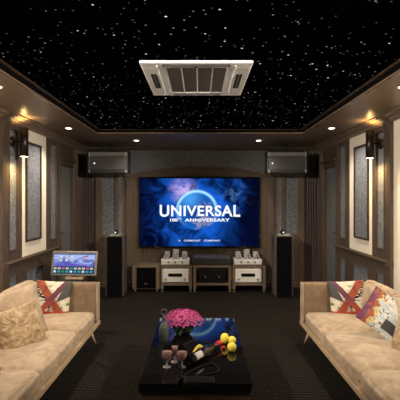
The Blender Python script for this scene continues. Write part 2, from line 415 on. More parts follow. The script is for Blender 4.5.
# back wall with arched television alcove
arc = lambda x: (CAMZ + (200-166.5)*.02013) - (.205)*(x/1.53)**2
bw = MB(); bw.box(-XW-.12, XW+.12, YB, YB+.12, 0, ZC+.1)
back = struct(bw.build('wall_back', 'walnut_lightened'))
AX = 1.53; zt = 2.73; dep = .07
gp = MB()                                                  # wallpaper field with the arched cut-out
N = 28
pts = [(-AX + 2*AX*i/N, arc(-AX + 2*AX*i/N)) for i in range(N+1)]
for (xa, za), (xb, zb) in zip(pts, pts[1:]):
    gp.prism([(xa, za), (xb, zb), (xb, zt), (xa, zt)], lambda p, q, t: (p, t, q), YB-dep, YB)
for s in (-1, 1):
    gp.box(s*AX, s*1.62, YB-dep, YB, 0, zt); gp.box(s*1.62, s*1.96, YB-dep, YB, 2.28, zt)
    gp.box(s*1.70, s*1.955, YB-.045, YB, .12, 2.28)
gp.build('wallpaper_field', 'wallpaper', back)
am = MB()
for (xa, za), (xb, zb) in zip(pts, pts[1:]):
    am.prism([(xa, za-.03), (xb, zb-.03), (xb, zb+.008), (xa, za+.008)], lambda p, q, t: (p, t, q), YB-dep-.018, YB)
for s in (-1, 1): am.box(s*(AX-.03), s*(AX+.008), YB-dep-.018, YB, .12, arc(AX)-.0)
am.build('arch_moulding', 'walnut_lightened', back)
pk = MB()
for k in range(18):
    x = -AX+.035+k*(2*AX-.07)/18; pk.box(x+.004, x+(2*AX-.07)/18-.004, YB-.014, YB, 0, 2.42 if 2 < k < 15 else 2.18)
pk.build('alcove_boards', 'walnut_lightened', back, bevel=.003)
pp = MB()
for s in (-1, 1):
    pp.box(s*1.62, s*1.70, YB-dep-.01, YB, 0, 2.28)
    pp.box(s*1.955, s*2.08, YB-dep-.02, YB, 0, zt)
    pp.box(s*1.70, s*1.955, YB-.075, YB, .98, 1.06); pp.box(s*1.70, s*1.955, YB-.07, YB, .78, .98); pp.box(s*1.70, s*1.955, YB-.07, YB, 0, .16)
    pp.box(s*1.88, s*1.955, YB-.07, YB, .16, .78)
pp.build('pilaster', 'walnut_lightened', back, bevel=.004)
rd = MB()
for s in (-1, 1):
    rd.box(s*2.08, s*XW, YB-.03, YB, 0, zt)
    for k in range(6): rd.box(s*(2.09+k*.05), s*(2.122+k*.05), YB-.055, YB-.03, 0, zt)
rd.build('reeded_panel', 'plum_reeding', back, bevel=.008)
cr = [(0, ZS), (.15, ZS), (.15, ZS-.012), (.11, ZS-.03), (.05, ZS-.04), (.03, ZS-.055), (0, ZS-.055)]
struct(MB().prism(cr, lambda p, q, t: (t, YB-p, q), -XW, XW).build('trim_9', 'walnut_soffit_cross'))
struct(MB().box(-XW, XW, YB-.10, YB-.0, 0, .10).build('baseboard_back', 'walnut_lightened', bevel=.005))
struct(MB().box(-XW-.12, XW+.12, YF-.12, YF, 0, ZC+.1).build('wall_front', 'walnut_lightened'))

# ------------------------------------------------------------------ lamps
WARM = (1.0, .86, .68)
def spot(name, loc, energy, size, blend, col, rot=(0,0,0), rad=.03, parent=None):
    l = bpy.data.lights.new(name, 'SPOT'); l.energy = energy; l.spot_size = size; l.spot_blend = blend; l.color = col; l.shadow_soft_size = rad
    o = bpy.data.objects.new(name, l); COL.objects.link(o); o.location = loc; o.rotation_euler = rot
    if parent: o.parent = parent
    return o
dl = [(-1.90, 5.49, 'over the far end of the left sofa', 85), (1.90, 5.49, 'over the far end of the right sofa', 85),
      (-1.86, 3.47, 'at the left edge, above the middle of the left sofa', 120), (1.86, 3.47, 'at the right edge, above the middle of the right sofa', 120),
      (-1.11, 6.62, 'in the back strip, left of the television', 40), (1.02, 6.62, 'in the back strip, right of the television', 40),
      (-1.86, 1.45, 'nearest the viewer on the left', 150), (1.86, 1.45, 'nearest the viewer on the right', 150)]
for x, y, wh, en in dl:
    d = thing('recessed_downlight', (x, y, ZS), 'round recessed downlight '+wh, 'downlight', 'recessed downlights in the ceiling border')
    MB().lathe([(.040, -.001), (.058, -.001), (.060, -.006), (.054, -.010), (.042, -.008), (.040, -.001)], n=24, cap=False).build('trim_ring', 'white_metal', d)
    MB().lathe([(.038, -.006), (.041, -.003)], n=24).build('lens', 'downlight_glow', d)
    if y == 1.45:    # unseen fill spots added here, aimed across to brighten the opposite wall
        dv = Vector((math.copysign(XW, -x)-x, 5.1-y, 1.45-ZS))
        spot('added_wall_fill', (0, 0, -.02), 850, math.radians(62), .7, WARM, dv.to_track_quat('-Z', 'Y').to_euler(), parent=d)
        en = 60
    spot('downlight_lamp', (0, 0, -.02), en, math.radians(135), .8, WARM, parent=d)

for s, nm in ((-1, 'left'), (1, 'right')):
    Y0 = 4.80 if s < 0 else 4.97
    d = thing('wall_sconce', (s*(XW-.008), Y0, 2.475), 'bronze cylinder up-and-down wall sconce on the narrow grey panel of the %s wall' % nm, 'wall sconce', 'cylinder wall sconces')
    rot = Matrix.Rotation(-s*PI/2, 3, 'Y')
    MB().lathe([(.07, 0), (.07, .012), (.058, .024), (.02, .03)], n=24, mtx=rot).build('wall_plate', 'bronze', d)
    MB().tube([(-s*.02, 0, 0), (-s*.14, -.03, 0)], .014).build('arm', 'bronze', d)
    c = (-s*.165, -.03, -.01)
    MB().lathe([(.044, -.18), (.050, -.18), (.050, .18), (.044, .18), (.044, .15), (.044, -.15), (.044, -.18)], c, 28, cap=False).build('shade', 'bronze', d)
    MB().lathe([(.043, -.181), (.043, -.172)], c, 24).build('lower_lens', 'sconce_glow', d)
    MB().lathe([(.043, .155), (.043, .165)], c, 24).build('upper_lens', 'sconce_glow', d)
    spot('uplight_lamp', (c[0], c[1], c[2]+.19), 8, math.radians(165), 1, (1, .60, .19), (PI, 0, 0), .02, d)
    spot('downlight_lamp', (c[0], c[1], c[2]-.20), 34, math.radians(155), 1, (1, .66, .24), (0, 0, 0), .02, d)

# ------------------------------------------------------------------ ceiling air conditioner cassette
HC = ZC-CAMZ
y0, y1 = F*HC/140, F*HC/106.5
x0, x1 = -61*y0/F, 53.5*y0/F
ac = thing('ceiling_air_conditioner', ((x0+x1)/2, (y0+y1)/2, ZC), 'white square cassette air conditioner set in the black starry ceiling', 'air conditioner')
hx, hy = (x1-x0)/2, (y1-y0)/2
a = MB(); zb = -.022
vs_o, vs_i = [], []
a.box(-hx, hx, -hy, -hy+.10, zb, 0); a.box(-hx, hx, hy-.10, hy, zb, 0); a.box(-hx, -.255, -hy+.10, hy-.10, zb, 0); a.box(.255, hx, -hy+.10, hy-.10, zb, 0)
a.build('fascia', 'ac_white', ac, bevel=.008)
a = MB().box(-.26, .26, -hy+.095, hy-.095, -.014, -.004); a.build('filter_mesh', 'ac_filter', ac)
a = MB()
for x in (-.255, -.128, 0, .128, .245): a.box(x, x+.010, -hy+.10, hy-.10, -.021, -.012)
a.box(-.255, .255, -hy+.10, -hy+.112, -.021, -.012); a.box(-.255, .255, hy-.112, hy-.10, -.021, -.012); a.build('grille_bars', 'ac_white', ac)
for (xa, xb, ya, yb) in ((-.27, .27, -hy+.035, -hy+.085), (-.23, .23, hy-.085, hy-.03), (-hx+.055, -hx+.105, -.20, .20), (hx-.105, hx-.055, -.20, .20)):
    sl = MB().box(xa, xb, ya, yb, zb-.002, zb+.012).build('air_slot', 'ac_dark', ac)
    v = MB()
    if xb-xa > yb-ya: v.box(xa+.01, xb-.01, (ya+yb)/2-.003, (ya+yb)/2+.003, zb-.005, zb+.004)
    else: v.box((xa+xb)/2-.006, (xa+xb)/2+.006, ya+.01, yb-.01, zb-.005, zb+.004)
    v.build('louvre', 'ac_filter', sl)
for s in (-1, 1): MB().box(s*.315-.004, s*.315+.004, -hy+.06, hy-.06, zb-.004, zb).build('panel_ridge', 'ac_white', ac)
MB().lathe([(.011, zb-.003), (.011, zb)], (.0, -hy+.094, 0), 16).build('receiver', 'ac_dark', ac)

# ------------------------------------------------------------------ television
TVY = YB-.11
tl, tr_, tt, tb = atx(138.8, TVY), atx(260, TVY), atz(177, TVY), atz(247.6, TVY)
cx, cz = (tl+tr_)/2, (tt+tb)/2; W, H = tr_-tl, tt-tb
tv = thing('television', (cx, TVY, tb), 'large wall-mounted flat screen showing a film studio title over a blue globe', 'television')
MB().box(-W/2, W/2, 0, .05, 0, H).build('casing', 'black_satin', tv, bevel=.005)
b = .028
fr = MB()
for q in ((-W/2, W/2, 0, b), (-W/2, W/2, H-b, H), (-W/2, -W/2+b, b, H-b), (W/2-b, W/2, b, H-b)): fr.box(q[0], q[1], -.012, .0, q[2], q[3])
fr.build('bezel', 'black_gloss', tv)
MB().box(-.3, .3, .05, .095, H*.3, H*.7).build('wall_bracket', 'black_satin', tv)
sw, sh = W-2*b, H-2*b
scr = quad('screen', 'tv_picture', [(-sw/2, -.003, b), (sw/2, -.003, b), (sw/2, -.003, b+sh), (-sw/2, -.003, b+sh)], tv)
def lettering(name, body, m, x0, x1, z0, z1, parent, bold=.0, warp=None, y=-.008, th=.002):
    cu = bpy.data.curves.new(name, 'FONT'); cu.body = body; cu.size = 1; cu.offset = bold; cu.extrude = .0
    cu.space_character = 1.08
    tmp = bpy.data.objects.new(name, cu); COL.objects.link(tmp)
    dg_ = bpy.context.evaluated_depsgraph_get(); me = bpy.data.meshes.new_from_object(tmp.evaluated_get(dg_))
    bpy.data.objects.remove(tmp)
    xs = [v.co.x for v in me.vertices]; ys = [v.co.y for v in me.vertices]
    ax, bx, ay, by = min(xs), max(xs), min(ys), max(ys)
    for v in me.vertices:
        u_, w_ = (v.co.x-ax)/(bx-ax), (v.co.y-ay)/(by-ay)
        if warp: w_ = warp(u_, w_)
        v.co = (x0+u_*(x1-x0), y, z0+w_*(z1-z0))
    me.materials.clear(); me.materials.append(M[m])
    o = bpy.data.objects.new(name, me); COL.objects.link(o); o.parent = parent
    sm = o.modifiers.new('thick', 'SOLIDIFY'); sm.thickness = th; return o
def sx(px): return atx(px, TVY)-cx
def sz(py): return atz(py, TVY)-tb
wp = lambda u, w: w*(1-.16*(1-(2*u-1)**2)) + .08*(1-(2*u-1)**2)
lettering('title_lettering', 'UNIVERSAL', 'letter_white', sx(159.8), sx(240.2), sz(217.0), sz(204.6), scr, .022, wp)
lettering('subtitle_lettering', '100', 'letter_white', sx(170.2), sx(177.6), sz(221.6), sz(218.4), scr, .03, y=-.009)
lettering('subtitle_lettering', 'TH', 'letter_small', sx(178.1), sx(181.6), sz(219.6), sz(217.8), scr, .03, y=-.009)
lettering('subtitle_lettering', 'ANNIVERSARY', 'letter_white', sx(184.8), sx(229.6), sz(221.6), sz(218.4), scr, .03, y=-.009)
for wd_, a_, b_ in (('A', 178.5, 180.6), ('COMCAST', 183.8, 200.5), ('COMPANY', 203.8, 220.5)): lettering('caption_lettering', wd_, 'letter_small', sx(a_), sx(b_), sz(241.4), sz(239.7), scr, .03)

# ------------------------------------------------------------------ hanging speakers
for s, nm in ((-1, 'left'), (1, 'right')):
    Ys = 6.95; xm = s*(92 if s < 0 else 87)*Ys/F
    sp = thing('hanging_speaker', (xm, Ys, 2.24), 'black and grey box speaker hung from the ceiling border %s of the television' % nm, 'speaker', 'speakers hung beside the television')
    cab = MB(); cab.box(-.355, .355, .02, .33, .0, .39); cab.box(min(s*.335, s*.375), max(s*.335, s*.375), -.02, .34, -.01, .42); cab.box(-.35, .36, -.01, .34, .385, .42)
    cab.build('cabinet', 'black_satin', sp, bevel=.008)
    MB().box(-.335, .335, -.018, .02, .055, .305).build('grille', 'grey_grille', sp, bevel=.006)
    MB().box(-.345, .345, -.024, .02, .305, .375).build('top_band', 'dull_silver', sp, bevel=.006)
    MB().box(-.345, .345, -.022, .02, .0, .055).build('bottom_band', 'charcoal', sp, bevel=.006)
    for xx in (-.345, .325):
        for za, zb_ in ((.30, .375), (0, .05)): MB().box(xx, xx+.02, -.030, -.02, za, zb_).build('corner_cap', 'silver', sp)
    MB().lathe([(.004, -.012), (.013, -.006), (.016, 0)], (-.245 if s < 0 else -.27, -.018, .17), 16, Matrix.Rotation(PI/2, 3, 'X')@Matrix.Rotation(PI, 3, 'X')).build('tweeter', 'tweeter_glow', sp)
    br = MB(); br.lathe([(.014, .415), (.014, .54)], (0, .18, 0), 12); br.lathe([(.05, .525), (.05, .54)], (0, .18, 0), 20); br.box(-.08, .08, .10, .26, .415, .43)
    br.build('hanging_bracket', 'black_satin', sp)

# ------------------------------------------------------------------ floor-standing speakers
for s, nm in ((-1, 'left'), (1, 'right')):
    Ys = 6.70; xm = s*(85.5 if s < 0 else 84.3)*Ys/F
    sp = thing('floor_speaker', (xm, Ys, 0), 'tall black-fronted tower speaker on the carpet to the %s of the television' % nm, 'speaker', 'tower speakers either side of the television')
    MB().box(-.165, .165, .02, .30, .03, 1.11).build('cabinet', 'speaker_veneer', sp, bevel=.012)
    MB().box(-.130, .130, -.012, .02, .045, 1.09).build('grille', 'black_cloth', sp, bevel=.006)
    MB().box(-.155, .155, .0, .31, 0, .03).build('plinth', 'black_satin', sp)
    MB().box(-.10, .10, .03, .26, 1.11, 1.125).build('top_plate', 'silver', sp, bevel=.004)
    hd = MB().lathe([(.003, -.035), (.02, -.032), (.033, -.02), (.042, 0), (.045, .03), (.03, .07), (.003, .08)], (0, .10, 1.162), 20, Matrix.Rotation(-PI/2, 3, 'X')).build('tweeter_pod', 'black_gloss', sp)
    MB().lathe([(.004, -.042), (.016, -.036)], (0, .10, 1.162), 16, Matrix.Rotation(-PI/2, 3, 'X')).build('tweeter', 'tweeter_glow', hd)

# ------------------------------------------------------------------ audio racks and equipment
RY0, RY1 = 7.16, 7.52
def rack(px0, px1, label, z1, shelf, group='low wooden audio racks under the television', legs=True):
    xa, xb = atx(px0, RY0), atx(px1, RY0); c = (xa+xb)/2; h = (xb-xa)/2
    r = thing('audio_rack', (c, (RY0+RY1)/2, 0), label, 'audio rack', group)
    hy = (RY1-RY0)/2
    for q in (-1, 1):
        for e in (-1, 1):
            x = q*(h-.03)
            MB().box(x-.028, x+.028, e*(hy-.03)-.028, e*(hy-.03)+.028, .05, z1).lathe([(.02, 0), (.028, .012), (.014, .03), (.014, .052)], (x, e*(hy-.03), 0), 12).build('post', 'rack_wood', r, bevel=.004)
    for k, z in enumerate(shelf): MB().box(-h+.002, h-.002, -hy+.004, hy-.004, z-.045, z).build('shelf', 'rack_wood', r, bevel=.004)
    return r, c, h
zt_ = atz(265.5, RY0)     # top shelf height, about .50
zl = .17
rA = rack(160.5, 192, 'small wooden rack holding a silver amplifier, left of the centre rack', zt_+.0, (zt_, zl))
rB = rack(193, 231.5, 'wider middle wooden rack with a black amplifier inside', zt_+.0, (zt_, zl))
rC = rack(232.5, 266, 'wooden rack at the right end holding a silver amplifier', zt_+.0, (zt_, zl))
# left cabinet with subwoofer
xa, xb = atx(132, RY0), atx(159.5, RY0)
sb = thing('subwoofer_cabinet', ((xa+xb)/2, (RY0+RY1)/2, 0), 'wooden box cabinet with a black cloth front at the left end of the racks', 'subwoofer')
hw = (xb-xa)/2; hy = (RY1-RY0)/2
MB().box(-hw, hw, -hy+.01, hy, .055, zt_).build('body', 'rack_wood', sb, bevel=.006)
MB().box(-hw+.09, hw-.07, -hy-.012, -hy+.012, .075, zt_-.04).build('grille', 'black_cloth', sb, bevel=.005)
MB().box(-.03, .03, -hy-.016, -hy-.011, .16, .168).build('badge', 'knob_glow', sb)
for q in (-1, 1):
    for e in (-1, 1): MB().lathe([(.018, 0), (.026, .02), (.026, .056)], (q*(hw-.05), e*(hy-.05), 0), 12).build('foot', 'rack_wood', sb)
# silver amplifiers
for (r, c, h), wh, rot in ((rA, 'left', 0), (rC, 'right', 0)):
    a = thing('silver_amplifier', (c-.02, RY0+.17, zl), 'white-silver box amplifier with a black display inside the %s wooden rack' % wh, 'amplifier', 'silver amplifiers in the racks')
    MB().box(-.262, .262, -.155, .16, .012, .275).build('case', 'amp_silver', a, bevel=.02)
    MB().box(-.25, .25, -.168, -.15, .018, .268).build('faceplate', 'white_metal', a, bevel=.008)
    MB().box(-.13, .13, -.172, -.166, .125, .185).build('display', 'black_gloss', a)
    kn = MB()
    rx = Matrix.Rotation(PI/2, 3, 'X')
    for x in (-.18, .18): MB().lathe([(.024, 0), (.022, .018)], (x, -.168, .075), 18, rx).build('knob', 'silver', a)
    for x in (-.2, .2):
        for y in (-.12, .12): MB().lathe([(.018, 0), (.018, .013)], (x, y, 0), 12).build('foot', 'black_rubber', a)
# tube amplifiers on top
for (r, c, h), wh in ((rA, 'left'), (rC, 'right')):
    c2 = c+(-.02 if wh == 'left' else -.02)
    a = thing('tube_amplifier', (c2, RY0+.17, zt_), 'silver tube amplifier with a row of tubes on top of the %s wooden rack' % wh, 'amplifier', 'tube amplifiers on the racks')
    MB().box(-.265, .265, -.16, .15, .012, .11).build('chassis', 'amp_silver', a, bevel=.01)
    MB().box(-.24, .24, -.14, .14, 0, .014).build('base', 'black_rubber', a)
    for x in (-.13, 0, .13): MB().lathe([(.016, 0), (.014, .015)], (x, -.16, .06), 14, Matrix.Rotation(PI/2, 3, 'X')).build('knob', 'charcoal', a)
    for k, (x, hh, w_) in enumerate(((-.17, .12, .05), (0, .165, .055), (.17, .12, .05))):
        MB().box(x-w_, x+w_, .02, .13, .11, .11+hh).build('transformer', 'brushed_steel', a, bevel=.012)
    for x in (-.2, -.14, -.035, .035, .14, .2):
        MB().lathe([(.018, .11), (.024, .14), (.024, .18), (.014, .205), (.004, .215)], (x, -.07, 0), 14).build('tube', 'clear_glass', a)
        MB().lathe([(.02, .11), (.02, .122)], (x, -.07, 0), 14).build('tube_socket', 'charcoal', a)
# black amplifier inside centre rack, grey box on top
r, c, h = rB
a = thing('black_amplifier', (c, RY0+.17, zl), 'black box amplifier with two lit knobs in the middle rack', 'amplifier')
MB().box(-.245, .245, -.155, .15, .01, .27).build('case', 'black_satin', a, bevel=.008)
for x in (-.13, .13):
    k_ = MB().lathe([(.024, 0), (.022, .02)], (x, -.156, .12), 18, Matrix.Rotation(PI/2, 3, 'X')).build('knob', 'charcoal', a)
    MB().lathe([(.010, 0.02), (.010, .023)], (x, -.156, .12), 12, Matrix.Rotation(PI/2, 3, 'X')).build('knob_light', 'knob_glow', k_)
MB().box(-.2, .2, -.13, .13, 0, .012).build('feet', 'black_rubber', a)
for x in (-.30, .30): pass
a = thing('grey_equipment_case', (c, RY0+.18, zt_), 'flat dark grey equipment box on top of the middle rack', 'audio box')
MB().box(-.36, .35, -.165, .16, .008, .155).build('case', 'slate_grey', a, bevel=.006)
MB().box(-.355, .345, -.172, -.163, .012, .125).build('front_panel', 'charcoal', a, bevel=.003)
MB().box(-.32, .31, -.14, .14, 0, .01).build('feet', 'black_rubber', a)

# ------------------------------------------------------------------ touch-screen song kiosk behind the left sofa
KY = 5.12
kx = atx(73.5, KY)
k = thing('touch_screen_kiosk', (kx, KY+.06, 0), 'touch-screen terminal on a pedestal stand behind the far end of the left sofa', 'touch screen', rz=math.radians(-4))
MB().lathe([(.02, 0), (.17, .0), (.17, .012), (.03, .022)], n=28).build('base', 'dull_silver', k)
MB().box(-.06, .06, .0, .04, .015, .74).build('post', 'dull_silver', k, bevel=.006)
MB().box(-.12, .12, -.05, .08, .665, .70).build('shelf', 'pale_wood', k, bevel=.006)
tilt = Matrix.Rotation(math.radians(-14), 4, 'X')
pv = MB(); pv.box(-.315, .315, -.01, .02, -.165, .165); bmesh.ops.transform(pv.bm, matrix=Matrix.Translation((0, -.02, .88))@tilt, verts=pv.bm.verts)
cs = pv.build('display_case', 'dull_silver', k, bevel=.008)
TM = Matrix.Translation((0, -.02, .88))@tilt
quad('screen', 'kiosk_picture', [TM@Vector(p) for p in ((-.285, -.0125, -.14), (.285, -.0125, -.14), (.285, -.0125, .14), (-.285, -.0125, .14))], k)
ic = MB()
mats = ['icon_white', 'icon_teal', 'icon_pink', 'icon_green', 'icon_cream', 'icon_red']
def icon(x0, x1, z0, z1, mi):
    vs = [ic.bm.verts.new(TM@Vector(p)) for p in ((x0, -.0145, z0), (x1, -.0145, z0), (x1, -.0145, z1), (x0, -.0145, z1))]
    ic.bm.faces.new(vs).material_index = mi
for i in range(10):
    icon(-.275+i*.056, -.275+i*.056+.036, -.125, -.098, (0, 1, 3, 1, 0, 1, 1, 0, 1, 1)[i])
    icon(-.275+i*.056, -.275+i*.056+.040, -.082, -.058, (4, 4, 2, 4, 1, 4, 4, 4, 2, 4)[i])
for i in range(3):
    for j in range(2): icon(-.20+i*.075, -.165+i*.075, .075-j*.05, .105-j*.05, 0 if (i+j) % 2 == 0 else 4)
icon(.12, .19, .085, .095, 5); icon(.12, .19, .045, .055, 5); icon(-.28, .28, .128, .131, 0)
ic.build('screen_icons', mats, k)

# ------------------------------------------------------------------ cushions
def pillow(name, m, size, thick, loc, e, label, group=None, wr=.006, seed=0, flip=False, cat='cushion', n=26):
    bm = bmesh.new(); uvl = bm.loops.layers.uv.new('UVMap'); h = size/2; G = {}
    for sd in (1, -1):
        for i in range(n+1):
            for j in range(n+1):
                if sd == -1 and (i in (0, n) or j in (0, n)): G[(sd, i, j)] = G[(1, i, j)]; continue
                u, v = 2*i/n-1, 2*j/n-1
                u = math.sin(u*PI/2); v = math.sin(v*PI/2)
                pin = 1-.07*(1-u*u) if True else 1
                x = h*u*(1-.06*(1-v*v)*abs(u)); z = h*v*(1-.06*(1-u*u)*abs(v))
                tk = thick/2*((1-u*u)*(1-v*v))**.42
                nz = noise.noise(Vector((x*9+seed, z*9, sd*2))) + .6*noise.noise(Vector((x*20, z*20+seed, sd)))
                cr_ = .012*math.sin(9*math.atan2(z, x))*(u*u+v*v)/2 if wr > .01 else 0
                G[(sd, i, j)] = bm.verts.new((x, sd*-1*(tk+(nz*wr+cr_)*(1-max(abs(u), abs(v))**6)), z))
        for i in range(n):
            for j in range(n):
                vs = [G[(sd, i, j)], G[(sd, i+1, j)], G[(sd, i+1, j+1)], G[(sd, i, j+1)]]
                f = bm.faces.new(vs if sd == 1 else vs[::-1]); f.smooth = True
                for l in f.loops:
                    uu = (l.vert.co.x/h+1)/2; uu = 1-uu if flip else uu
                    l[uvl].uv = (uu, (l.vert.co.z/h+1)/2)
    me = bpy.data.meshes.new(name); bm.to_mesh(me); bm.free(); me.materials.append(M[m])
    o = bpy.data.objects.new(name, me); COL.objects.link(o); o.location = loc; o.rotation_euler = e
    tag(o, label, cat, group)
    pp_ = [Vector((h*u, 0, h*v)) for u, v in []]
    return o
D = math.radians
GP = 'loose cushions on the sofas'
pillow('throw_pillow', 'cross_print', .42, .13, (-1.735, 4.475, .578), (D(-14), D(4), D(6)), 'pillow with orange-red cross print in the far corner of the left sofa', GP, seed=1)
pillow('throw_pillow', 'cross_print', .42, .13, (1.735, 4.475, .578), (D(-14), D(-4), D(-6)), 'pillow with orange-red cross print in the far corner of the right sofa', GP, seed=2, flip=True)
pillow('throw_pillow', 'brush_print', .41, .15, (1.80, 3.70, .625), (D(-38), D(34), D(-26)), 'white, orange and purple brushstroke-print pillow leaning on the right sofa back', GP, seed=3)
pillow('throw_pillow', 'sofa_fabric', .50, .20, (-1.80, 3.74, .615), (D(-22), D(-6), D(48)), 'large smooth pale tan pillow leaning on the left sofa back', GP, wr=.009, seed=5)
pillow('throw_pillow', 'gold_satin', .40, .15, (-1.66, 3.50, .565), (D(-24), D(-10), D(44)), 'rumpled gold-tan pillow in front of the larger pale tan one', GP, wr=.016, seed=6)
pillow('throw_pillow', 'gold_satin', .46, .17, (-1.90, 3.02, .60), (D(-22), D(4), D(66)), 'plain tan pillow at the very left edge of the picture', GP, wr=.016, seed=9)
pillow('throw_pillow', 'gold_satin', .36, .15, (1.865, 3.32, .545), (D(-34), D(-6), D(-60)), 'plain tan pillow at the right edge beside the brushstroke pillow', GP, wr=.016, seed=12)
pillow('throw_pillow', 'cross_print', .42, .14, (-1.72, 2.86, .555), (D(-26), D(5), D(64)), 'patterned pillow barely in view at the left edge of the left sofa', GP, seed=15)
pillow('throw_pillow', 'cross_print', .42, .14, (1.80, 2.94, .555), (D(-26), D(-5), D(-64)), 'patterned pillow barely in view at the right edge of the right sofa', GP, seed=17, flip=True)

# ------------------------------------------------------------------ sofas
def sofa(s, nm):
    Y0, Y1 = 2.23, 4.68
    r = thing('sofa', (s*1.70, (Y0+Y1)/2, 0), 'long tan velvet three-seat sofa along the %s wall' % nm, 'sofa', 'matching sofas facing each other')
    ym = (Y0+Y1)/2
    L = lambda x: s*(x-1.70)          # world |x| -> local x
    ly = lambda y: y-ym
    def bxs(mb, xa, xb, ya, yb, za, zb_): mb.box(L(xa), L(xb), ly(ya), ly(yb), za, zb_)
    b = MB(); bxs(b, 1.225, 1.27, Y0, Y1, .215, .265); bxs(b, 1.27, 2.12, Y0+.02, Y1-.02, .215, .275)
    b.build('base_frame', 'pale_wood', r, bevel=.008)
    for xx, yy, dx, dy in ((1.32, Y1-.16, -.05, .09), (1.32, Y0+.16, -.05, -.09), (2.05, Y1-.16, .03, .09), (2.05, Y0+.16, .03, -.09)):
        MB().tube([(L(xx), ly(yy), .22), (L(xx+dx), ly(yy+dy), 0.0)], [.022, .012], 12).build('leg', 'pale_wood', r)
    for i, (ya, yb) in enumerate(((3.90, 4.55), (3.01, 3.90), (2.36, 3.01))):
        MB().softbox((L((1.255+1.93)/2), ly((ya+yb)/2), .335), ((1.93-1.255)/2, (yb-ya)/2-.010, .068), .042, 18, (.012, .006, .024), .006, i*7+(s+1)*3).build('seat_cushion', 'sofa_fabric', r)
        MB().softbox((L(1.99), ly((ya+yb)/2), .56), (.085, (yb-ya)/2-.004, .225), .07, 14, (.03, .0, .015), .008, i*5+(s+1)*2+3, Matrix.Rotation(s*D(9), 3, 'Y')).build('back_cushion', 'sofa_fabric', r)
    MB().softbox((L(2.12), ly(ym), .49), (.055, (Y1-Y0)/2, .235), .03, 14, (0, 0, 0)).build('backrest', 'sofa_fabric', r)
    for ya, yb in ((4.56, 4.68), (2.23, 2.35)):
        a = MB().softbox((L(1.66), ly((ya+yb)/2), .505), (.415, .058, .235), .035, 12, (0, .008, .0), .002, 3).build('arm', 'sofa_fabric_shaded', r)
        MB().softbox((L(1.243), ly((ya+yb)/2), .502), (.010, .060, .234), .009, 10).build('arm_front', 'sofa_fabric', a)
    return r
sofa(-1, 'left'); sofa(1, 'right')

# ------------------------------------------------------------------ coffee table
TZ = .492
ty0, ty1 = F*(CAMZ-TZ)/184, F*(CAMZ-TZ)/118
tx0, tx1 = -62.5*ty0/F, 52.8*ty0/F
tc = ((tx0+tx1)/2, (ty0+ty1)/2)
ct = thing('coffee_table', (*tc, 0), 'long low coffee table with a glossy black top between the sofas', 'coffee table')
hx, hy = (tx1-tx0)/2, (ty1-ty0)/2
MB().box(-hx, hx, -hy, hy, TZ-.012, TZ).build('glass_top', 'black_gloss', ct, bevel=.003)
MB().box(-hx+.006, hx-.006, -hy+.006, hy-.006, TZ-.067, TZ-.012).build('top_slab', 'black_satin', ct, bevel=.003)
MB().box(-hx+.02, hx-.02, -hy+.02, hy-.02, .06, TZ-.067).build('base', 'table_wood', ct, bevel=.006)
MB().box(-hx+.06, hx-.06, -hy+.06, hy-.06, 0, .06).build('plinth', 'black_satin', ct)
def tp(px, py, dz=0):
    Y = F*(CAMZ-TZ-dz)/(py-200); return Vector(((px-200)*Y/F, Y, TZ+dz))

# flower bowl
p = tp(183, 334); p.z = TZ
fl_ = thing('flower_arrangement', p, 'low bouquet of pink blossoms in a dark bowl on the coffee table', 'flowers')
MB().lathe([(.05, 0), (.06, .004), (.085, .03), (.10, .06), (.094, .06), (.08, .035), (.04, .012)], n=28, cap=False).lathe([(.05, 0), (.05, .004)]).build('bowl', 'black_gloss', fl_)
lf = MB()
for i in range(46):
    a = random.uniform(0, 2*PI); r0 = random.uniform(.02, .07); r1 = random.uniform(.10, .175); z0 = .05; z1 = random.uniform(.03, .12)
    w_ = .014; pd = Vector((-math.sin(a), math.cos(a), 0))*w_
    A = Vector((r0*math.cos(a), r0*math.sin(a), z0)); B = Vector((.6*r1*math.cos(a), .6*r1*math.sin(a), (z0+z1)/2+.02)); C = Vector((r1*math.cos(a), r1*math.sin(a), z1))
    v = [lf.bm.verts.new(q) for q in (A, B-pd, C, B+pd)]; lf.bm.faces.new(v)
lo = lf.build('leaves', 'leaf_green', fl_); lo['kind'] = 'stuff'; lo.modifiers.new('t', 'SOLIDIFY').thickness = .0015
bl = MB()
for i in range(330):
    a = i*2.39996; q = math.sqrt((i+.5)/330); rr = q*.185
    zz = .11+.10*math.sqrt(max(0, 1-q*q))+random.uniform(-.012, .014)
    cx_, cy_ = rr*math.cos(a), rr*.85*math.sin(a)
    nrm = Vector((cx_*5, cy_*5, .55)).normalized(); R_ = nrm.to_track_quat('Z', 'Y').to_matrix()
    for k_ in range(5):
        b_ = k_*2*PI/5+random.random(); rad = random.uniform(.011, .016)
        vs = [Vector((0,0,0)), Vector((rad*math.cos(b_-.5), rad*math.sin(b_-.5), .003)), Vector((rad*1.25*math.cos(b_), rad*1.25*math.sin(b_), .008)), Vector((rad*math.cos(b_+.5), rad*math.sin(b_+.5), .003))]
        bl.bm.faces.new([bl.bm.verts.new(R_@q_ + Vector((cx_, cy_, zz))) for q_ in vs])
bo = bl.build('blossoms', 'pink_bloom', fl_); bo['kind'] = 'stuff'
sm_ = MB()
for i in range(24):
    a = i*2.4; rr = .15*math.sqrt((i+.5)/24); sm_.tube([(rr*.3*math.cos(a), rr*.3*math.sin(a), .01), (rr*math.cos(a), rr*.85*math.sin(a), .12+.09*(1-rr/.16))], .003, 5)
sx_ = sm_.build('stems', 'leaf_green', fl_); sx_['kind'] = 'stuff'

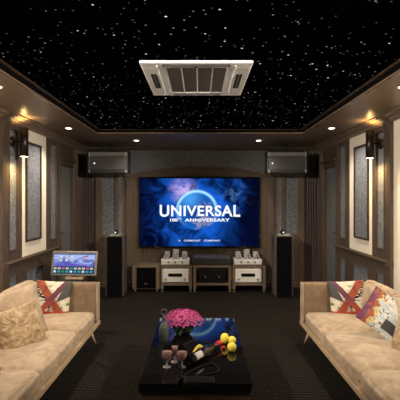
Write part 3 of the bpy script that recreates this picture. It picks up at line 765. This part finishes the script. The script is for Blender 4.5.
# decanter
p = tp(164, 341)
dc = thing('glass_decanter', p, 'grey glass decanter with a ring stopper, left of the pink blossoms', 'decanter')
MB().lathe([(.036, 0), (.044, .006), (.044, .12), (.036, .145), (.015, .16), (.013, .20), (.019, .21), (.012, .215), (.012, .165), (.034, .14), (.040, .12), (.040, .012), (.02, .008)], n=24, cap=False).lathe([(.038, 0), (.038, .006)]).build('body', 'smoky_glass', dc)
MB().tube([(.026*math.cos(a*PI/8), 0, .255+.026*math.sin(a*PI/8)) for a in range(17)], .006, 8).lathe([(.011, .19), (.013, .218), (.006, .232)], n=14).build('stopper', 'charcoal', dc)

# wine glasses
for (px, py, sc, wh) in ((167, 367, 1.0, 'nearest the left table edge'), (174.5, 362, 1.0, 'second from the left, set slightly back'), (182, 367, .98, 'closest to the lying bottle')):
    g = thing('wine_glass', tp(px, py), 'stemmed glass of rose wine, '+wh, 'wine glass', 'wine glasses on the coffee table')
    g.scale = (sc, sc, sc)
    MB().lathe([(.002, .036), (.010, .042), (.033, .062), (.042, .09), (.041, .12), (.035, .155), (.034, .155), (.039, .12), (.040, .09), (.031, .064), (.004, .048)], n=24, cap=False).build('glass', 'clear_glass', g)
    MB().lathe([(.031, .0015), (.029, .004), (.007, .009), (.0055, .034), (.004, .034)], n=24).build('foot', 'foot_glass', g)
    MB().lathe([(.004, .049), (.029, .065), (.0385, .09), (.0370, .125)], n=24).build('wine', 'rose_wine', g)

# lying bottle
A = tp(188.5, 361.5, .0435); B = tp(220, 342.5, .0435)
ax = (B-A); Ln = ax.length; q = ax.to_track_quat('Z', 'Y').to_matrix()
r = .041
btl = thing('wine_bottle', (A.x, A.y, TZ), 'dark bottle with a white label and red foil neck lying across the coffee table', 'bottle')
off = Vector((0, 0, .0435))
MB().lathe([(.02, .012), (.034, 0), (r, .01), (r, Ln*.60), (r*.8, Ln*.67), (.019, Ln*.76), (.016, Ln*.80)], off, 28, q).build('body', 'bottle_glass', btl)
MB().lathe([(.0175, Ln*.775), (.0165, Ln*.90)], off, 20, q).build('neck', 'brown_neck', btl)
MB().lathe([(.0185, Ln*.88), (.0185, Ln*.97), (.021, Ln*.975), (.021, Ln), (.01, Ln*1.003)], off, 20, q).build('foil_cap', 'red_foil', btl)
def wrap(z0, z1, a0, a1, rr, name, m):
    mb = MB(); prev = None
    # direction that faces up-and-toward the viewer
    up = (q.inverted() @ Vector((.03, -2.6, 1.24))).normalized(); ac_ = math.atan2(up.y, up.x)
    for i in range(9):
        a = ac_ + a0+(a1-a0)*i/8
        pr = [mb.bm.verts.new(q@Vector((rr*math.cos(a), rr*math.sin(a), z))+off) for z in (z0, z1)]
        if prev: mb.bm.faces.new((prev[0], prev[1], pr[1], pr[0]))
        prev = pr
    return mb.build(name, m, btl, smooth=True)
wrap(Ln*.10, Ln*.34, -.75, .75, r+.0008, 'label_border', 'charcoal')
wrap(Ln*.13, Ln*.31, -.6, .6, r+.0018, 'label', 'pale_label')

# yellow ribbon, yellow blooms, red berries
p = tp(197.5, 349)
rb = thing('yellow_ribbon', p, 'short twisted yellow ribbon lying behind the bottle', 'ribbon')
m_ = MB(); prev = None
q0, q1 = tp(193.2, 351.5, .05)-p, tp(203.5, 344.5, .05)-p
for i in range(13):
    f_ = i/12; c_ = q0.lerp(q1, f_); c_.z = .012+.05*math.sin(f_*PI*.9+.3); wd = (.014 + .016*abs(f_-.35))
    tw = .5+f_*1.2; dv = Vector((-.35*math.cos(tw), .5*math.cos(tw), math.sin(tw))).normalized()*wd
    pr = [m_.bm.verts.new(c_-dv*.8), m_.bm.verts.new(c_+dv*.8)]
    if prev: m_.bm.faces.new((prev[0], prev[1], pr[1], pr[0]))
    prev = pr
for v in m_.bm.verts: v.co.z = max(v.co.z, .002)
ro = m_.build('ribbon_band', 'yellow_silk', rb, smooth=True); ro.modifiers.new('t', 'SOLIDIFY').thickness = .002
for px, py, sc, zs, wh in ((224.7, 339.5, .036, 1.25, 'the tallest, closest to the red bottle cap'), (232, 340.3, .034, 1, 'at the back right'), (231.8, 347, .037, 1, 'nearest the viewer')):
    c_ = tp(px, py, sc)
    y_ = thing('yellow_bloom', (c_.x, c_.y, TZ), 'round yellow flower head on the coffee table, '+wh, 'flower', 'yellow flower heads')
    mb = MB(); bmesh.ops.create_icosphere(mb.bm, subdivisions=4, radius=sc)
    for v in mb.bm.verts:
        n_ = v.co.normalized(); k_ = 1+.07*math.sin(14*math.atan2(n_.y, n_.x)+6*n_.z)*math.sin(9*n_.z+1)+.05*noise.noise(n_*6)
        v.co = Vector((v.co.x*k_, v.co.y*k_, v.co.z*k_*zs)); v.co.z += sc*zs*1.02
    mb.build('petals', 'yellow_bloom', y_, smooth=True)
    MB().lathe([(.010, 0), (.012, .004), (.008, .010)], n=10).build('sepal', 'leaf_green', y_)
p = tp(223.4, 349)
bb = MB(); bmesh.ops.create_icosphere(bb.bm, subdivisions=3, radius=.013)
for v in bb.bm.verts: v.co.z += .013; v.co.x *= 1.3
o = bb.build('red_bud', 'red_foil', smooth=True, loc=p); tag(o, 'small red bud lying in front of the yellow blooms', 'flower bud')

# black case with its looping strap
def smooth_path(pts, k=6):
    out = []
    P_ = [pts[0]]+pts+[pts[-1]]
    for i in range(1, len(P_)-2):
        for j in range(k):
            t_ = j/k; a, b, c, d = P_[i-1:i+3]
            out.append(.5*((2*b)+(c-a)*t_+(2*a-5*b+4*c-d)*t_*t_+(3*b-a-3*c+d)*t_**3))
    out.append(pts[-1]); return out
c0 = tp(199, 391); c0.y += .06
cs = thing('black_case', c0, 'black rectangular case with looping straps at the near edge of the coffee table', 'case')
MB().softbox((.0, 0, .027), (.105, .05, .027), .016, 10).build('case_body', 'black_rubber', cs)
MB().lathe([(.026, -.01), (.03, 0), (.026, .01)], (-.118, -.0, .03), 20, Matrix.Rotation(PI/2, 3, 'X')).build('end_wheel', 'black_gloss', cs)
MB().box(-.07, .07, -.051, -.049, .03, .034).build('seam', 'charcoal', cs)
zz = .007
loop = [tp(*a, zz)-c0 for a in ((185.5, 381), (182.5, 377.5), (190, 371.5), (198, 367.5), (205, 365), (212.5, 364), (219, 370), (209.5, 374), (197.5, 375.5), (189, 377.7), (186, 381))]
MB().tube(smooth_path(loop), .006, 8).build('strap', 'black_rubber', cs)
loop = [tp(*a, zz)-c0 for a in ((184.5, 382), (182, 376), (179.5, 370), (178.5, 362), (178.3, 352), (181, 346.5), (187, 343.5), (195, 341.5), (203, 341.5), (210, 343.5))]
MB().tube(smooth_path(loop), .0055, 8).build('strap', 'black_rubber', cs)
loop = [tp(*a, zz)-c0 for a in ((184, 383.5), (181, 378), (181.5, 371), (180.8, 364), (180.6, 355), (182.5, 348.5), (186, 346))]
MB().tube(smooth_path(loop), .0055, 8).build('strap', 'black_rubber', cs)

# ------------------------------------------------------------------ camera, world, view
cd = bpy.data.cameras.new('camera'); cam = bpy.data.objects.new('camera', cd); COL.objects.link(cam)
cam.location = (0, 0, CAMZ); cam.rotation_euler = (PI/2, 0, 0); cd.sensor_width = 36; cd.lens = 36*F/400; cd.clip_start = .05
S.camera = cam
wd = bpy.data.worlds.new('world'); S.world = wd; wd.use_nodes = True
wd.node_tree.nodes['Background'].inputs[0].default_value = (.01, .01, .012, 1)
S.view_settings.view_transform = 'Standard'; S.view_settings.look = 'None'
S.view_settings.gamma = 1; S.view_settings.use_curve_mapping = False; S.view_settings.exposure = 0.12
